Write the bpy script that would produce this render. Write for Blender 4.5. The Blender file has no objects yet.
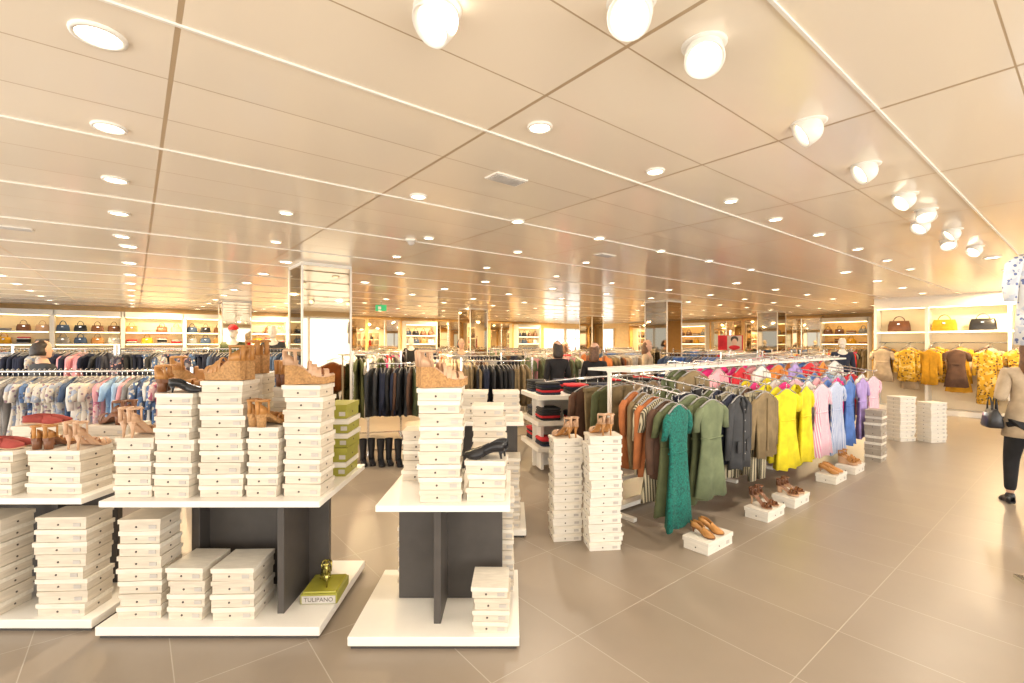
import bpy, math, random
from mathutils import Vector, Matrix
random.seed(11)
TH=math.radians(38.6); CB,SB=math.cos(TH),math.sin(TH)
H=2.75
def R(b,a): return (b*CB-a*SB, b*SB+a*CB)
sc=bpy.context.scene; col=sc.collection
# ------------------------------------------------------------ materials
def nmat(name):
    m=bpy.data.materials.new(name); m.use_nodes=True
    return m,m.node_tree.nodes,m.node_tree.links,m.node_tree.nodes['Principled BSDF']
def c4(c): return (c[0],c[1],c[2],1)
MC={}
def mat(name,c,rough=.6,metal=0,var=.12,scale=8,spec=.5,emis=0,bump=0,stretch=None):
    if name in MC: return MC[name]
    m,n,l,p=nmat(name)
    p.inputs['Roughness'].default_value=rough; p.inputs['Metallic'].default_value=metal
    p.inputs['Specular IOR Level'].default_value=spec
    tc=n.new('ShaderNodeTexCoord'); nz=n.new('ShaderNodeTexNoise'); nz.inputs['Scale'].default_value=scale
    nz.inputs['Detail'].default_value=3
    if stretch:
        mp=n.new('ShaderNodeMapping'); mp.inputs['Scale'].default_value=stretch
        l.new(tc.outputs['Object'],mp.inputs['Vector']); l.new(mp.outputs['Vector'],nz.inputs['Vector'])
    else: l.new(tc.outputs['Object'],nz.inputs['Vector'])
    cr=n.new('ShaderNodeValToRGB'); cr.color_ramp.elements[0].position=.3; cr.color_ramp.elements[1].position=.7
    cr.color_ramp.elements[0].color=c4([max(0,x*(1-var)) for x in c]); cr.color_ramp.elements[1].color=c4([min(1,x*(1+var)) for x in c])
    l.new(nz.outputs['Fac'],cr.inputs['Fac']); l.new(cr.outputs['Color'],p.inputs['Base Color'])
    if bump:
        b=n.new('ShaderNodeBump'); b.inputs['Strength'].default_value=bump; b.inputs['Distance'].default_value=.01
        l.new(nz.outputs['Fac'],b.inputs['Height']); l.new(b.outputs['Normal'],p.inputs['Normal'])
    if emis:
        p.inputs['Emission Color'].default_value=c4(c); p.inputs['Emission Strength'].default_value=emis
    MC[name]=m; return m
def stripe(name,c1,c2,sc_=60,axis='X'):
    if name in MC: return MC[name]
    m,n,l,p=nmat(name); p.inputs['Roughness'].default_value=.8
    tc=n.new('ShaderNodeTexCoord'); w=n.new('ShaderNodeTexWave'); w.bands_direction=axis; w.inputs['Scale'].default_value=sc_
    w.inputs['Distortion'].default_value=.4
    l.new(tc.outputs['Object'],w.inputs['Vector']); cr=n.new('ShaderNodeValToRGB'); cr.color_ramp.interpolation='CONSTANT'
    cr.color_ramp.elements[0].color=c4(c1); cr.color_ramp.elements[1].color=c4(c2); cr.color_ramp.elements[1].position=.5
    l.new(w.outputs['Fac'],cr.inputs['Fac']); l.new(cr.outputs['Color'],p.inputs['Base Color']); MC[name]=m; return m
def floral(name,c1,c2,c3,s=28):
    if name in MC: return MC[name]
    m,n,l,p=nmat(name); p.inputs['Roughness'].default_value=.8
    tc=n.new('ShaderNodeTexCoord'); v=n.new('ShaderNodeTexVoronoi'); v.inputs['Scale'].default_value=s
    nz=n.new('ShaderNodeTexNoise'); nz.inputs['Scale'].default_value=s*.7
    l.new(tc.outputs['Object'],v.inputs['Vector']); l.new(tc.outputs['Object'],nz.inputs['Vector'])
    cr=n.new('ShaderNodeValToRGB'); cr.color_ramp.interpolation='CONSTANT'
    e=cr.color_ramp.elements; e[0].color=c4(c2); e[1].color=c4(c1); e[1].position=.33
    cr2=n.new('ShaderNodeValToRGB'); cr2.color_ramp.interpolation='CONSTANT'; e=cr2.color_ramp.elements
    e[0].color=(0,0,0,1); e[1].color=(1,1,1,1); e[1].position=.56
    mx=n.new('ShaderNodeMix'); mx.data_type='RGBA'
    l.new(v.outputs['Distance'],cr.inputs['Fac']); l.new(nz.outputs['Fac'],cr2.inputs['Fac'])
    l.new(cr2.outputs['Color'],mx.inputs['Factor']); l.new(cr.outputs['Color'],mx.inputs['A']); mx.inputs['B'].default_value=c4(c3)
    l.new(mx.outputs['Result'],p.inputs['Base Color']); MC[name]=m; return m
def gridmat(name,ox,px,lx,oy,py,ly,base,line,rough,var,spec=.5,noise=0):
    m,n,l,p=nmat(name); p.inputs['Specular IOR Level'].default_value=spec
    def M(op,a,b=None):
        x=n.new('ShaderNodeMath'); x.operation=op
        for i,v in enumerate((a,b)):
            if v is None: continue
            if isinstance(v,(int,float)): x.inputs[i].default_value=v
            else: l.new(v,x.inputs[i])
        return x.outputs[0]
    tc=n.new('ShaderNodeTexCoord'); s=n.new('ShaderNodeSeparateXYZ'); l.new(tc.outputs['Object'],s.inputs[0])
    v=M('DIVIDE',M('SUBTRACT',s.outputs['Y'],oy),py); fv=M('FRACT',v); iv=M('FLOOR',v)
    u=M('DIVIDE',M('SUBTRACT',s.outputs['X'],ox),px)
    fu=M('FRACT',u); iu=M('FLOOR',u)
    mask=M('MAXIMUM',M('LESS_THAN',fu,lx/px),M('LESS_THAN',fv,ly/py))
    cb=n.new('ShaderNodeCombineXYZ'); l.new(iu,cb.inputs[0]); l.new(iv,cb.inputs[1])
    wn=n.new('ShaderNodeTexWhiteNoise'); l.new(cb.outputs[0],wn.inputs['Vector'])
    nz=n.new('ShaderNodeTexNoise'); nz.inputs['Scale'].default_value=3; nz.inputs['Detail'].default_value=6; l.new(tc.outputs['Object'],nz.inputs['Vector'])
    f=M('ADD',M('MULTIPLY',M('SUBTRACT',wn.outputs['Value'],.5),var),M('ADD',1,M('MULTIPLY',M('SUBTRACT',nz.outputs['Fac'],.5),noise)))
    hs=n.new('ShaderNodeHueSaturation'); hs.inputs['Color'].default_value=c4(base); l.new(f,hs.inputs['Value'])
    mx=n.new('ShaderNodeMix'); mx.data_type='RGBA'; l.new(mask,mx.inputs['Factor']); l.new(hs.outputs[0],mx.inputs['A']); mx.inputs['B'].default_value=c4(line)
    l.new(mx.outputs['Result'],p.inputs['Base Color'])
    l.new(M('ADD',rough,M('MULTIPLY',mask,.3)),p.inputs['Roughness'])
    b=n.new('ShaderNodeBump'); b.inputs['Strength'].default_value=.5; b.inputs['Distance'].default_value=.004; b.invert=True
    l.new(mask,b.inputs['Height']); l.new(b.outputs['Normal'],p.inputs['Normal'])
    return m
WHITE=mat('white_laminate',(.82,.79,.73),.35,var=.02)
CREAM=mat('cream_paint',(.84,.68,.44),.5,var=.03)
GOLD=mat('warm_wall',(.80,.52,.21),.35,var=.08)
DARK=mat('dark_taupe_panel',(.068,.060,.055),.45,var=.1)
BLACK=mat('black_fabric',(.012,.012,.015),.8,var=.4)
CHROME=mat('chrome',(.75,.75,.75),.18,1,var=.02)
MIRROR=mat('mirror_glass',(.46,.38,.27),.03,1,var=.0)
MIRW=mat('wall_mirror_glass',(.80,.67,.48),.02,1,var=.0)
BOX=mat('box_card',(.63,.56,.46),.55,var=.12,scale=7,stretch=(1,1,9))
BOX2=mat('box_card_white',(.72,.68,.61),.5,var=.08,scale=7,stretch=(1,1,9))
LID=mat('box_lid',(.74,.69,.60),.5,var=.08,scale=7,stretch=(2,7,7))
HOLE=mat('box_hole',(.10,.08,.07),.8)
LABEL=mat('box_label',(.48,.45,.42),.6)
OLIVEB=mat('olive_box',(.30,.29,.04),.5)
LIGHTE=mat('lamp_glow',(1,.86,.62),.5,emis=7,var=0)
SPOTE=mat('spot_lamp_glow',(1,.84,.60),.5,emis=3.2,var=0)
SHELFE=mat('added_shelf_glow',(1,.78,.42),.5,emis=6,var=0)  # glowing strips added to shelf units to warm the far walls
SKIN=mat('skin',(.62,.38,.27),.5,var=.04)
HAIRM=mat('brown_hair',(.13,.062,.03),.5,var=.4,scale=30)
HAIRD=mat('dark_hair',(.03,.02,.015),.5,var=.4,scale=30)
TAN=mat('tan_leather',(.45,.21,.06),.45,var=.2)
NUDE=mat('nude_leather',(.55,.34,.21),.4,var=.1)
BRN=mat('brown_leather',(.18,.07,.03),.45,var=.2)
BLKL=mat('black_leather',(.015,.015,.018),.3,var=.2)
CORK=mat('cork',(.42,.23,.09),.8,var=.3,scale=80)
GREYH=mat('hanger_plastic',(.30,.29,.28),.4)
def fab(n,c): return mat('fabric_'+n,c,.85,var=.18,scale=10,bump=.2)
F=dict(teal=floral('fabric_teal_print',(.0,.12,.095),(.0,.20,.15),(.0,.07,.06),70),olive=fab('olive',(.085,.10,.042)),sage=fab('sage',(.13,.16,.085)),
 khaki=fab('khaki',(.21,.15,.075)),rust=fab('rust',(.40,.13,.04)),brown=fab('brown',(.10,.05,.03)),navy=fab('navy',(.015,.02,.045)),
 charcoal=fab('charcoal',(.035,.037,.042)),black=BLACK,pink=fab('pink',(.72,.03,.22)),ltpink=fab('light_pink',(.75,.36,.40)),
 yellow=fab('yellow',(.72,.60,.015)),mustard=fab('mustard',(.58,.30,.015)),white=fab('white',(.72,.70,.67)),blue=fab('blue',(.07,.16,.46)),
 ltblue=fab('light_blue',(.34,.50,.70)),lav=fab('lavender',(.35,.26,.56)),red=fab('red',(.55,.02,.03)),beige=fab('beige',(.46,.36,.25)),
 denim=fab('denim',(.06,.10,.19)),grey=fab('grey',(.27,.26,.26)),
 stripe=stripe('fabric_stripe_olive',(.07,.06,.035),(.52,.46,.32),14),bstripe=stripe('fabric_stripe_blue',(.62,.66,.74),(.18,.26,.52),18),
 pstripe=stripe('fabric_stripe_pink',(.74,.66,.69),(.7,.27,.42),16),flor=floral('fabric_floral_dark',(.03,.03,.06),(.55,.28,.26),(.16,.16,.20),20),
 flor2=floral('fabric_floral_light',(.62,.57,.5),(.28,.19,.23),(.36,.41,.52),20),flory=floral('fabric_floral_yellow',(.58,.33,.02),(.10,.05,.02),(.72,.5,.15),18),
 florp=floral('fabric_floral_pink',(.66,.42,.42),(.7,.66,.6),(.45,.12,.2),20),
 florb=floral('fabric_floral_blue',(.10,.18,.36),(.66,.62,.58),(.05,.07,.14),20),orange=fab('orange',(.62,.20,.03)))
# ------------------------------------------------------------ mesh builder
class MB:
    def __init__(s): s.v=[];s.f=[];s.mi=[];s.sm=[];s.mats=[];s.M=Matrix.Identity(4)
    def add(s,vs,fs,m,smooth=False):
        if m not in s.mats: s.mats.append(m)
        k=s.mats.index(m); o=len(s.v)
        for v in vs: s.v.append(tuple(s.M@Vector(v)))
        for f in fs: s.f.append([i+o for i in f]); s.mi.append(k); s.sm.append(smooth)
    def box(s,c,d,m,rot=0,taper=1):
        x,y,z=c; a,b,h=d[0]/2,d[1]/2,d[2]/2; cr,sr=math.cos(rot),math.sin(rot); vs=[]
        for zz,t in((-h,1),(h,taper)):
            for X,Y in((-a,-b),(a,-b),(a,b),(-a,b)):
                X*=t;Y*=t; vs.append((x+X*cr-Y*sr,y+X*sr+Y*cr,z+zz))
        s.add(vs,[(3,2,1,0),(4,5,6,7),(0,1,5,4),(1,2,6,5),(2,3,7,6),(3,0,4,7)],m)
    def loft(s,rings,m,smooth=True,cap=True):
        n=len(rings[0]); vs=[p for r in rings for p in r]; fs=[]
        for i in range(len(rings)-1):
            for j in range(n):
                k=(j+1)%n; fs.append((i*n+j,i*n+k,(i+1)*n+k,(i+1)*n+j))
        if cap: fs.append(tuple(range(n-1,-1,-1))); fs.append(tuple((len(rings)-1)*n+j for j in range(n)))
        s.add(vs,fs,m,smooth)
    def tube(s,pts,r,m,seg=8,flat=1):
        pts=[Vector(p) for p in pts]; rings=[]
        if not isinstance(r,(list,tuple)): r=[r]*len(pts)
        for i,p in enumerate(pts):
            t=(pts[min(i+1,len(pts)-1)]-pts[max(i-1,0)])
            if t.length<1e-9: t=Vector((0,0,1))
            t.normalize(); u=Vector((0,0,1)) if abs(t.z)<.9 else Vector((1,0,0))
            a=t.cross(u).normalized(); b=t.cross(a)
            rings.append([tuple(p+a*math.cos(2*math.pi*j/seg)*r[i]+b*math.sin(2*math.pi*j/seg)*r[i]*flat) for j in range(seg)])
        s.loft(rings,m)
    def ell(s,c,r,m,seg=14,rg=9,zmin=-1,zmax=1):
        rings=[]
        a0=math.asin(zmin);a1=math.asin(zmax)
        for i in range(rg+1):
            t=a0+(a1-a0)*i/rg; q=max(math.cos(t),.01)
            rings.append([(c[0]+r[0]*q*math.cos(2*math.pi*j/seg),c[1]+r[1]*q*math.sin(2*math.pi*j/seg),c[2]+r[2]*math.sin(t)) for j in range(seg)])
        s.loft(rings,m)
    def mesh(s,name):
        me=bpy.data.meshes.new(name); me.from_pydata(s.v,[],s.f)
        for m in s.mats: me.materials.append(m)
        me.polygons.foreach_set('material_index',s.mi); me.polygons.foreach_set('use_smooth',s.sm); me.update(); return me
    def obj(s,name,loc=(0,0,0),rz=0,parent=None,bev=0):
        return inst(s.mesh(name),name,loc,rz,parent,bev)
def inst(me,name,loc=(0,0,0),rz=0,parent=None,bev=0):
    o=bpy.data.objects.new(name,me); col.objects.link(o); o.location=loc; o.rotation_euler=(0,0,rz)
    if parent: o.parent=parent
    if bev:
        b=o.modifiers.new('bevel','BEVEL'); b.width=bev; b.segments=2; b.limit_method='ANGLE'
    return o
def empty(name,loc=(0,0,0),rz=0):
    e=bpy.data.objects.new(name,None); col.objects.link(e); e.location=loc; e.rotation_euler=(0,0,rz); e.empty_display_size=.1; return e
def T(x,y,z,rz=0,s=1): return Matrix.Translation((x,y,z))@Matrix.Rotation(rz,4,'Z')@Matrix.Scale(s,4)
# ------------------------------------------------------------ room
B0,B1,A0,A1=-3.5,21.0,-3.5,19.0
def slab(name,b0,b1,a0,a1,z0,z1,m):
    mb=MB(); mb.box(((b0+b1)/2,(a0+a1)/2,(z0+z1)/2),(b1-b0,a1-a0,z1-z0),m); return mb.obj(name,rz=TH)
FLOORM=gridmat('floor_tiles',.15,.60,.005,.05,.90,.005,(.285,.235,.185),(.43,.38,.32),.36,.07,noise=.16,spec=.5)
CEILM=gridmat('ceiling_panels',.11,1.31,.018,.66,.4433,.007,(.88,.79,.66),(.46,.34,.21),.18,.05,spec=.8)
slab('floor',B0,B1,A0,A1,-.1,0,FLOORM)
slab('ceiling',B0,B1,A0,A1,H,H+.1,CEILM)
slab('wall_north',B0,B1,A1,A1+.15,0,H,GOLD)
slab('wall_east',B1,B1+.15,A0,A1,0,H,GOLD)
slab('wall_partition',14.9,15.1,-3.4,3.6,0,H,WHITE)
def window(name,rz,loc,L,z0,z1,n):
    mb=MB(); e=WHITE
    mb.box((0,0,z0/2),(L,.12,z0),CREAM); mb.box((0,0,(z1+H)/2),(L,.12,H-z1),CREAM)
    for i in range(n+1): mb.box((-L/2+L*i/n,0,(z0+z1)/2),(.06,.12,z1-z0),e)
    return mb.obj(name,loc,rz)
x,y=R((B0+B1)/2,A0); window('wall_south',TH,(x,y,0),B1-B0,.25,2.55,12)
x,y=R(B0,(A0+A1)/2); window('wall_west',TH+math.pi/2,(x,y,0),A1-A0,.25,2.55,12)
mb=MB()
for k in range(-3,14):
    mb.box(((B0+B1)/2,.66+1.33*k+.005,H-.004),(B1-B0,.012,.008),WHITE)
mb.obj('trim_ceiling',rz=TH)
mb=MB()
def dl(b,a,r):
    r*=.86; seg=20
    def ring(rr,z): return [(b+rr*math.cos(2*math.pi*j/seg),a+rr*math.sin(2*math.pi*j/seg),z) for j in range(seg)]
    mb.loft([ring(r*1.25,H),ring(r*1.22,H-.010),ring(r,H-.012),ring(r*.97,H-.004)],WHITE,cap=False)
    mb.add(ring(r*.98,H-.006),[tuple(range(seg-1,-1,-1))],LIGHTE)
near=[(-.1,2.24,.078),(-.1,3.16,.07),(-.1,4.15,.07),(-.1,5.2,.07),(-.1,6.3,.07),(1.61,1.79,.06),(2.6,1.79,.055),(3.6,1.8,.05),(4.44,1.82,.055),(5.4,1.8,.055),
 (1.66,3.2,.06),(2.7,3.3,.06),(3.8,3.3,.06),(4.9,3.3,.055),(6.0,3.3,.055),(7.2,3.3,.055),(1.0,4.3,.055),(2.4,4.4,.055),(3.6,4.4,.055),(4.8,4.4,.055),(6.6,1.8,.055),(7.8,1.8,.055),(9,1.8,.055),
 (-1.6,4.2,.06),(-1.6,6.2,.06),(-1.6,8.2,.06),(1.2,5.6,.055),(2.6,5.6,.055),(4,5.6,.055),(5.4,5.6,.055),(6.8,5.6,.055)]
for b,a,r in near: dl(b,a,r)
for bi in range(14):
    for ai in range(9):
        bb=-1.7+1.65*bi; aa=6.9+1.42*ai
        if bb<20.6 and aa<18.6: dl(bb,aa,.085)
for bi in range(8):
    for aa in (.9,2.5,4.2,5.6):
        bb=8.6+1.65*bi
        if bb<20.6: dl(bb,aa,.08)
mb.obj('recessed_downlights',rz=TH)
def spot(b,a,tiltdir,tilt=.6,s=1):
    m=MB(); seg=24
    def ring(rr,z): return [(rr*math.cos(2*math.pi*j/seg),rr*math.sin(2*math.pi*j/seg),z) for j in range(seg)]
    m.loft([ring(.10,0),ring(.10,-.006),ring(.085,-.008)],WHITE,cap=True)
    m.M=Matrix.Translation((0,0,-.045))@Matrix.Rotation(tiltdir,4,'Z')@Matrix.Rotation(tilt,4,'Y')
    rs=[]
    for i in range(8):
        t=math.pi/2*(1-i/7); rs.append(ring(.085*max(math.cos(t),.02),.075*math.sin(t)))
    rs+= [ring(.088,-.055),ring(.082,-.060),ring(.070,-.035)]
    m.loft(rs,WHITE,cap=False)
    m.add(ring(.071,-.036),[tuple(range(seg-1,-1,-1))],SPOTE)
    m.M=Matrix.Identity(4)
    x,y=R(b,a); o=m.obj('ceiling_spotlight',(x,y,H)); o.scale=(s,s,s)
for i,b in enumerate((.78,1.25,1.64,2.63,3.53,4.46,5.1,5.6,6.2,6.8,7.5)):
    spot(b,{0:1.37,1:.95}.get(i,.92+(.12 if i%2 and i>5 else 0)),math.radians((38,60,70,340,345,350,60,0,340,50,0)[i]),(.7,.7,.6,1.0,1.0,.9,.5,.8,.9,.6,.8)[i],.80)
for b,a in ((-.75,3.5),(-.75,3.95),(1.95,2.5),(4.6,3.9),(-.9,6.5)):
    m=MB(); m.box((0,0,-.004),(.26,.14,.008),WHITE)
    for i in range(6): m.box((0,-.05+.020*i,-.011),(.23,.007,.006),LABEL)
    x,y=R(b,a); m.obj('air_vent',(x,y,H),TH)
m=MB(); m.box((0,0,-.01),(.1,.1,.02),WHITE); m.ell((0,0,-.02),(.04,.04,.045),LABEL,zmin=-1,zmax=.2); x,y=R(2.3,4.6); m.obj('security_camera',(x,y,H))
# ------------------------------------------------------------ shoes
def shoe(mb,M0,kind,up,sole,sc_=1):
    old=mb.M; mb.M=old@M0@Matrix.Scale(sc_,4)
    hh={'stiletto':.10,'wedge':.10,'flat':.02,'block':.075,'boot':.05,'pump':.055}[kind]; pl={'wedge':.035,'block':.02}.get(kind,.008)
    hw=[.018,.030,.033,.031,.028,.027,.030,.036,.041,.042,.038,.028,.010]; n=len(hw); st=[]
    for i in range(n):
        s=i/(n-1); k=min(1,max(0,(.68-s)/.5)); k=k*k*(3-2*k); z=pl+ (hh-pl)*k+ (.008*max(0,(s-.85)/.15))
        x=-.12+.24*s; yo=.008*math.sin(s*3.1); st.append((x,yo,z,hw[i],s))
    rings=[];
    for x,yo,z,w,s in st:
        zb=z-pl if kind!='wedge' else (0 if s<.6 else max(0,z-pl))
        rings.append([(x,yo-w,z),(x,yo+w,z),(x,yo+w*.9,max(zb,0)),(x,yo-w*.9,max(zb,0))])
    mb.loft(rings,sole,smooth=False)
    mb.loft([[(x,yo-w*.97,z+.001),(x,yo+w*.97,z+.001),(x,yo+w*.97,z+.006),(x,yo-w*.97,z+.006)] for x,yo,z,w,s in st],up,smooth=False)
    if kind in('stiletto','pump'): mb.tube([(-.10,0,hh),(-.098,0,hh*.5),(-.102,0,0)],[.022,.009,.006],sole)
    if kind in('block','boot'): mb.tube([(-.092,0,hh),(-.094,0,0)],[.029,.024],sole,10)
    def arc(i,h,w2=.012):
        x,yo,z,w,s=st[i]; pts=[]
        for j in range(9):
            a=math.pi*j/8; pts.append((x,yo+math.cos(a)*w,z+.004+math.sin(a)*h))
        mb.loft([[ (p[0]-w2,p[1],p[2]),(p[0]+w2,p[1],p[2]),(p[0]+w2,p[1]*.93,p[2]-.003),(p[0]-w2,p[1]*.93,p[2]-.003)] for p in pts],up,smooth=False)
    if kind in('pump','flat','boot'):
        rg=[]
        for i in range(6,13):
            x,yo,z,w,s=st[i]; h=.05*math.cos((i-6)/6*1.35)+.006
            rg.append([(x,yo+math.cos(math.pi*j/8)*w,z+math.sin(math.pi*j/8)*h) for j in range(9)])
        mb.loft(rg,up,cap=False)
        rg=[]
        for i in range(0,7):
            x,yo,z,w,s=st[i]; rg.append((x,yo,z,w))
        for sg in(-1,1): mb.loft([[(x,yo+sg*w,z),(x,yo+sg*w*.85,z+.05),(x,yo+sg*w*.8,z+.048),(x,yo+sg*w*.93,z)] for x,yo,z,w in rg],up)
    if kind=='boot':
        x,yo,z,w,s=st[3]; mb.loft([[(x-.02+math.cos(q*math.pi/6)*(.045+e),math.sin(q*math.pi/6)*(.036+e),z+zz) for q in range(12)] for zz,e in((0,.002),(.08,0),(.18,.01),(.26,.014))],up,cap=False)
    if kind in('stiletto','wedge','block'):
        arc(8,.045,.013); arc(10,.036,.012)
        if kind=='wedge': arc(7,.055,.014); arc(6,.06,.009)
        z=hh+.075; mb.tube([(-.085+.037*math.cos(q*math.pi/8),.033*math.sin(q*math.pi/8),z) for q in range(17)],.007,up,6,1)
        rg=[(x,yo,z2,w) for x,yo,z2,w,s in st[0:4]]
        for sg in(-1,1): mb.loft([[(x,yo+sg*w,z2),(x,yo+sg*w*.9,z2+.06-.012*i),(x,yo+sg*w*.84,z2+.058-.012*i),(x,yo+sg*w*.93,z2)] for i,(x,yo,z2,w) in enumerate(rg)],up)
        mb.tube([(-.118,0,hh),(-.122,0,z)],.012,up,6)
        for sg in(-1,1): mb.tube([(-.07,sg*.03,hh),(-.075,sg*.034,z)],.006,up,6)
    mb.M=old
SN={'boot':'ankle_boots','flat':'flat_shoes','pump':'court_shoes','wedge':'wedge_sandals','stiletto':'high_heel_sandals','block':'block_heel_sandals'}
# ------------------------------------------------------------ boxes
def stack(name,x,y,z0,n,w=.29,d=.19,h=.085,rot=0,ma=None,li=None,shoes=None,jit=1):
    mb=MB(); ma=ma or BOX; li=li or LID
    if n>2 and name=='shoe_box_stack' : n2=max(2,round(n*h/.068)); h=n*h/n2; n=n2
    for i in range(n):
        jx=random.uniform(-.007,.007)*jit; jy=random.uniform(-.006,.006)*jit; jr=random.uniform(-.03,.03)*jit
        ww=w*random.uniform(.92,1.0)
        mb.M=T(jx,jy,i*h,jr)
        mb.box((0,0,h*.46),(ww-.012,d-.012,h*.92),ma)
        mb.box((0,0,h*.80),(ww,d,h*.34),li if (i+n)%3 else ma)
        mb.box((ww*.30,-d/2-.0015+.006,h*.33),(.04,.004,h*.28),LABEL)
        mb.tube([(-.02,-d/2+.008,h*.34),(-.02,-d/2+.004,h*.34)],.006,HOLE,8)
        for sg in(-1,1): mb.tube([(sg*(ww/2-.009),0,h*.34),(sg*(ww/2-.004),0,h*.34)],.006,HOLE,8)
    mb.M=Matrix.Identity(4)
    o=mb.obj(name,(x,y,z0),rot)
    if shoes:
        by={}
        for s in shoes: by.setdefault(s[0],[]).append(s)
        for kind,ss in by.items():
            m=MB()
            for (_,u,s_,dx,dy,r,sz) in ss: shoe(m,T(dx,dy,0,r),kind,u,s_,sz)
            m.obj(SN[kind],(x,y,z0+n*h+.001),rot)
    return o
def pair(kind,u,s,r,sz=1,dx=0,dy=0,g=.075):
    c,q=math.cos(r),math.sin(r)
    return [(kind,u,s,dx-q*-g/2,dy+c*-g/2,r,sz),(kind,u,s,dx-q*g/2,dy+c*g/2,r+.12,sz)]
# ------------------------------------------------------------ gondolas
def gondola(x0,x1,y0,y1,sx0,sx1,sy0,sy1,zs,panels):
    e=empty('shoe_display_gondola',((x0+x1)/2,(y0+y1)/2,0)); cx,cy=(x0+x1)/2,(y0+y1)/2
    m=MB(); m.box((0,0,.045),(x1-x0,y1-y0,.05),WHITE); m.obj('base',parent=e,bev=.004)
    m=MB(); m.box((0,0,.01),(x1-x0-.03,y1-y0-.03,.02),DARK); m.obj('plinth',parent=e)
    m=MB(); m.box(((sx0+sx1)/2-cx,(sy0+sy1)/2-cy,zs-.0175),(sx1-sx0,sy1-sy0,.035),WHITE); m.obj('shelf',parent=e,bev=.003)
    m=MB()
    for a0,a1,b0,b1 in panels: m.box(((a0+a1)/2-cx,(b0+b1)/2-cy,(.07+zs-.035)/2),(a1-a0,b1-b0,zs-.035-.07),DARK)
    m.obj('panels',parent=e,bev=.003)
ZS=.77
gondola(-2.32,-1.07,2.63,3.44,-2.30,-1.07,2.63,3.44,ZS,[(-2.1,-1.2,3.1,3.14),(-1.37,-1.33,2.76,3.36),(-2.02,-1.98,3.0,3.36)])
gondola(-3.75,-2.40,2.70,3.5,-3.75,-2.44,2.68,3.48,ZS,[(-3.6,-2.6,3.12,3.16),(-2.9,-2.86,2.98,3.4),(-3.5,-3.46,2.98,3.4)])
gondola(-.885,.04,2.54,3.30,-.74,-.01,2.56,3.28,ZS,[(-.70,-.06,2.93,2.97),(-.44,-.40,2.66,3.24)])
Z=ZS+.001; ZB=.071
stack('shoe_box_stack',-2.165,2.78,Z,4,.22,.18,.085,.05,shoes=pair('stiletto',NUDE,NUDE,1.3,.95))
stack('shoe_box_stack',-1.925,2.78,Z,7,.23,.19,.085,-.04,shoes=pair('block',TAN,BRN,.4,1.0,-.03,.03)+[('pump',BLKL,BLKL,.06,-.06,.2,.75)])
stack('shoe_box_stack',-1.66,2.79,Z,8,.26,.19,.083,.03,shoes=pair('wedge',TAN,CORK,2.7,1.12))
stack('shoe_box_stack',-1.425,2.79,Z,5,.19,.19,.08,0,shoes=pair('block',TAN,CORK,1.2,1.0))
stack('shoe_box_stack',-1.195,2.80,Z,8,.23,.19,.080,-.03,shoes=pair('wedge',NUDE,CORK,.45,1.12))
stack('shoe_box_stack',-2.08,3.12,Z,7,.27,.19,.085,.1,shoes=pair('wedge',TAN,CORK,.5,1.1))
stack('shoe_box_stack',-1.75,3.15,Z,8,.27,.19,.085,.05,shoes=pair('wedge',TAN,CORK,2.5,1.2))
stack('shoe_box_stack',-1.43,3.15,Z,7,.25,.19,.085,.0,shoes=pair('block',TAN,BRN,1.0,1.1))
stack('olive_shoe_box_stack',-1.165,3.25,Z,5,.16,.28,.095,.02,ma=OLIVEB,li=BOX2)
stack('shoe_box_stack',-2.14,2.80,ZB,7,.25,.19,.082,.05)
stack('shoe_box_stack',-1.86,2.82,ZB,4,.22,.26,.075,.0)
stack('shoe_box_stack',-1.595,2.82,ZB,4,.25,.26,.075,.03)
e=empty('olive_display_tray',(-1.175,2.98,ZB),.05)
m=MB(); m.box((0,0,.03),(.22,.24,.06),OLIVEB); m.box((0,0,.065),(.20,.22,.012),mat('olive_glass',(.36,.34,.04),.1)); m.obj('tray',parent=e,bev=.004)
m=MB(); m.box((0,-.1225,.028),(.20,.003,.045),LABEL); m.obj('name_plate',parent=e)
tx=bpy.data.curves.new('lettering','FONT'); tx.body='TULIPANO'; tx.size=.036; tx.align_x='CENTER'; tx.extrude=.0005
to=bpy.data.objects.new('lettering',tx); col.objects.link(to); to.parent=e; to.location=(0,-.1245,.017); to.rotation_euler=(math.pi/2,0,0); tx.materials.append(HOLE)
m=MB(); BR=mat('gilt_bronze',(.45,.40,.12),.25,.9); shoe(m,T(0,.02,.071,1.9),'stiletto',BR,BR,.85); m.ell((0,.0,.13),(.03,.03,.05),BR); m.tube([(0,0,.15),(.005,0,.21)],[.02,.008],BR); m.obj('gilt_shoe_ornament',parent=e)
RED2=fab('red2',(.30,.05,.04))
stack('shoe_box_stack',-3.00,2.82,Z,3,.24,.19,.085,.0,shoes=pair('flat',RED2,NUDE,.2,.9))
stack('shoe_box_stack',-2.66,2.86,Z,3,.34,.22,.085,-.04,shoes=pair('stiletto',NUDE,NUDE,1.5,.9,.10)+pair('block',TAN,BRN,1.7,.9,-.11))
stack('shoe_box_stack',-3.10,3.16,Z,4,.3,.2,.085,.0,shoes=pair('flat',RED2,NUDE,.2,.9))
stack('shoe_box_stack',-2.66,3.2,Z,4,.3,.2,.085,.0,shoes=pair('block',BRN,BRN,2.6,1))
stack('shoe_box_stack',-2.61,2.83,ZB,7,.30,.20,.082,.04)
stack('shoe_box_stack',-3.10,2.83,ZB,7,.30,.20,.08,-.04)
stack('shoe_box_stack',-.40,2.70,Z,8,.25,.19,.079,.03,shoes=pair('wedge',NUDE,CORK,.45,1.15))
stack('shoe_box_stack',-.145,2.72,Z,3,.23,.19,.075,-.05,shoes=pair('pump',BLKL,BLKL,2.9,.95))
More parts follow.
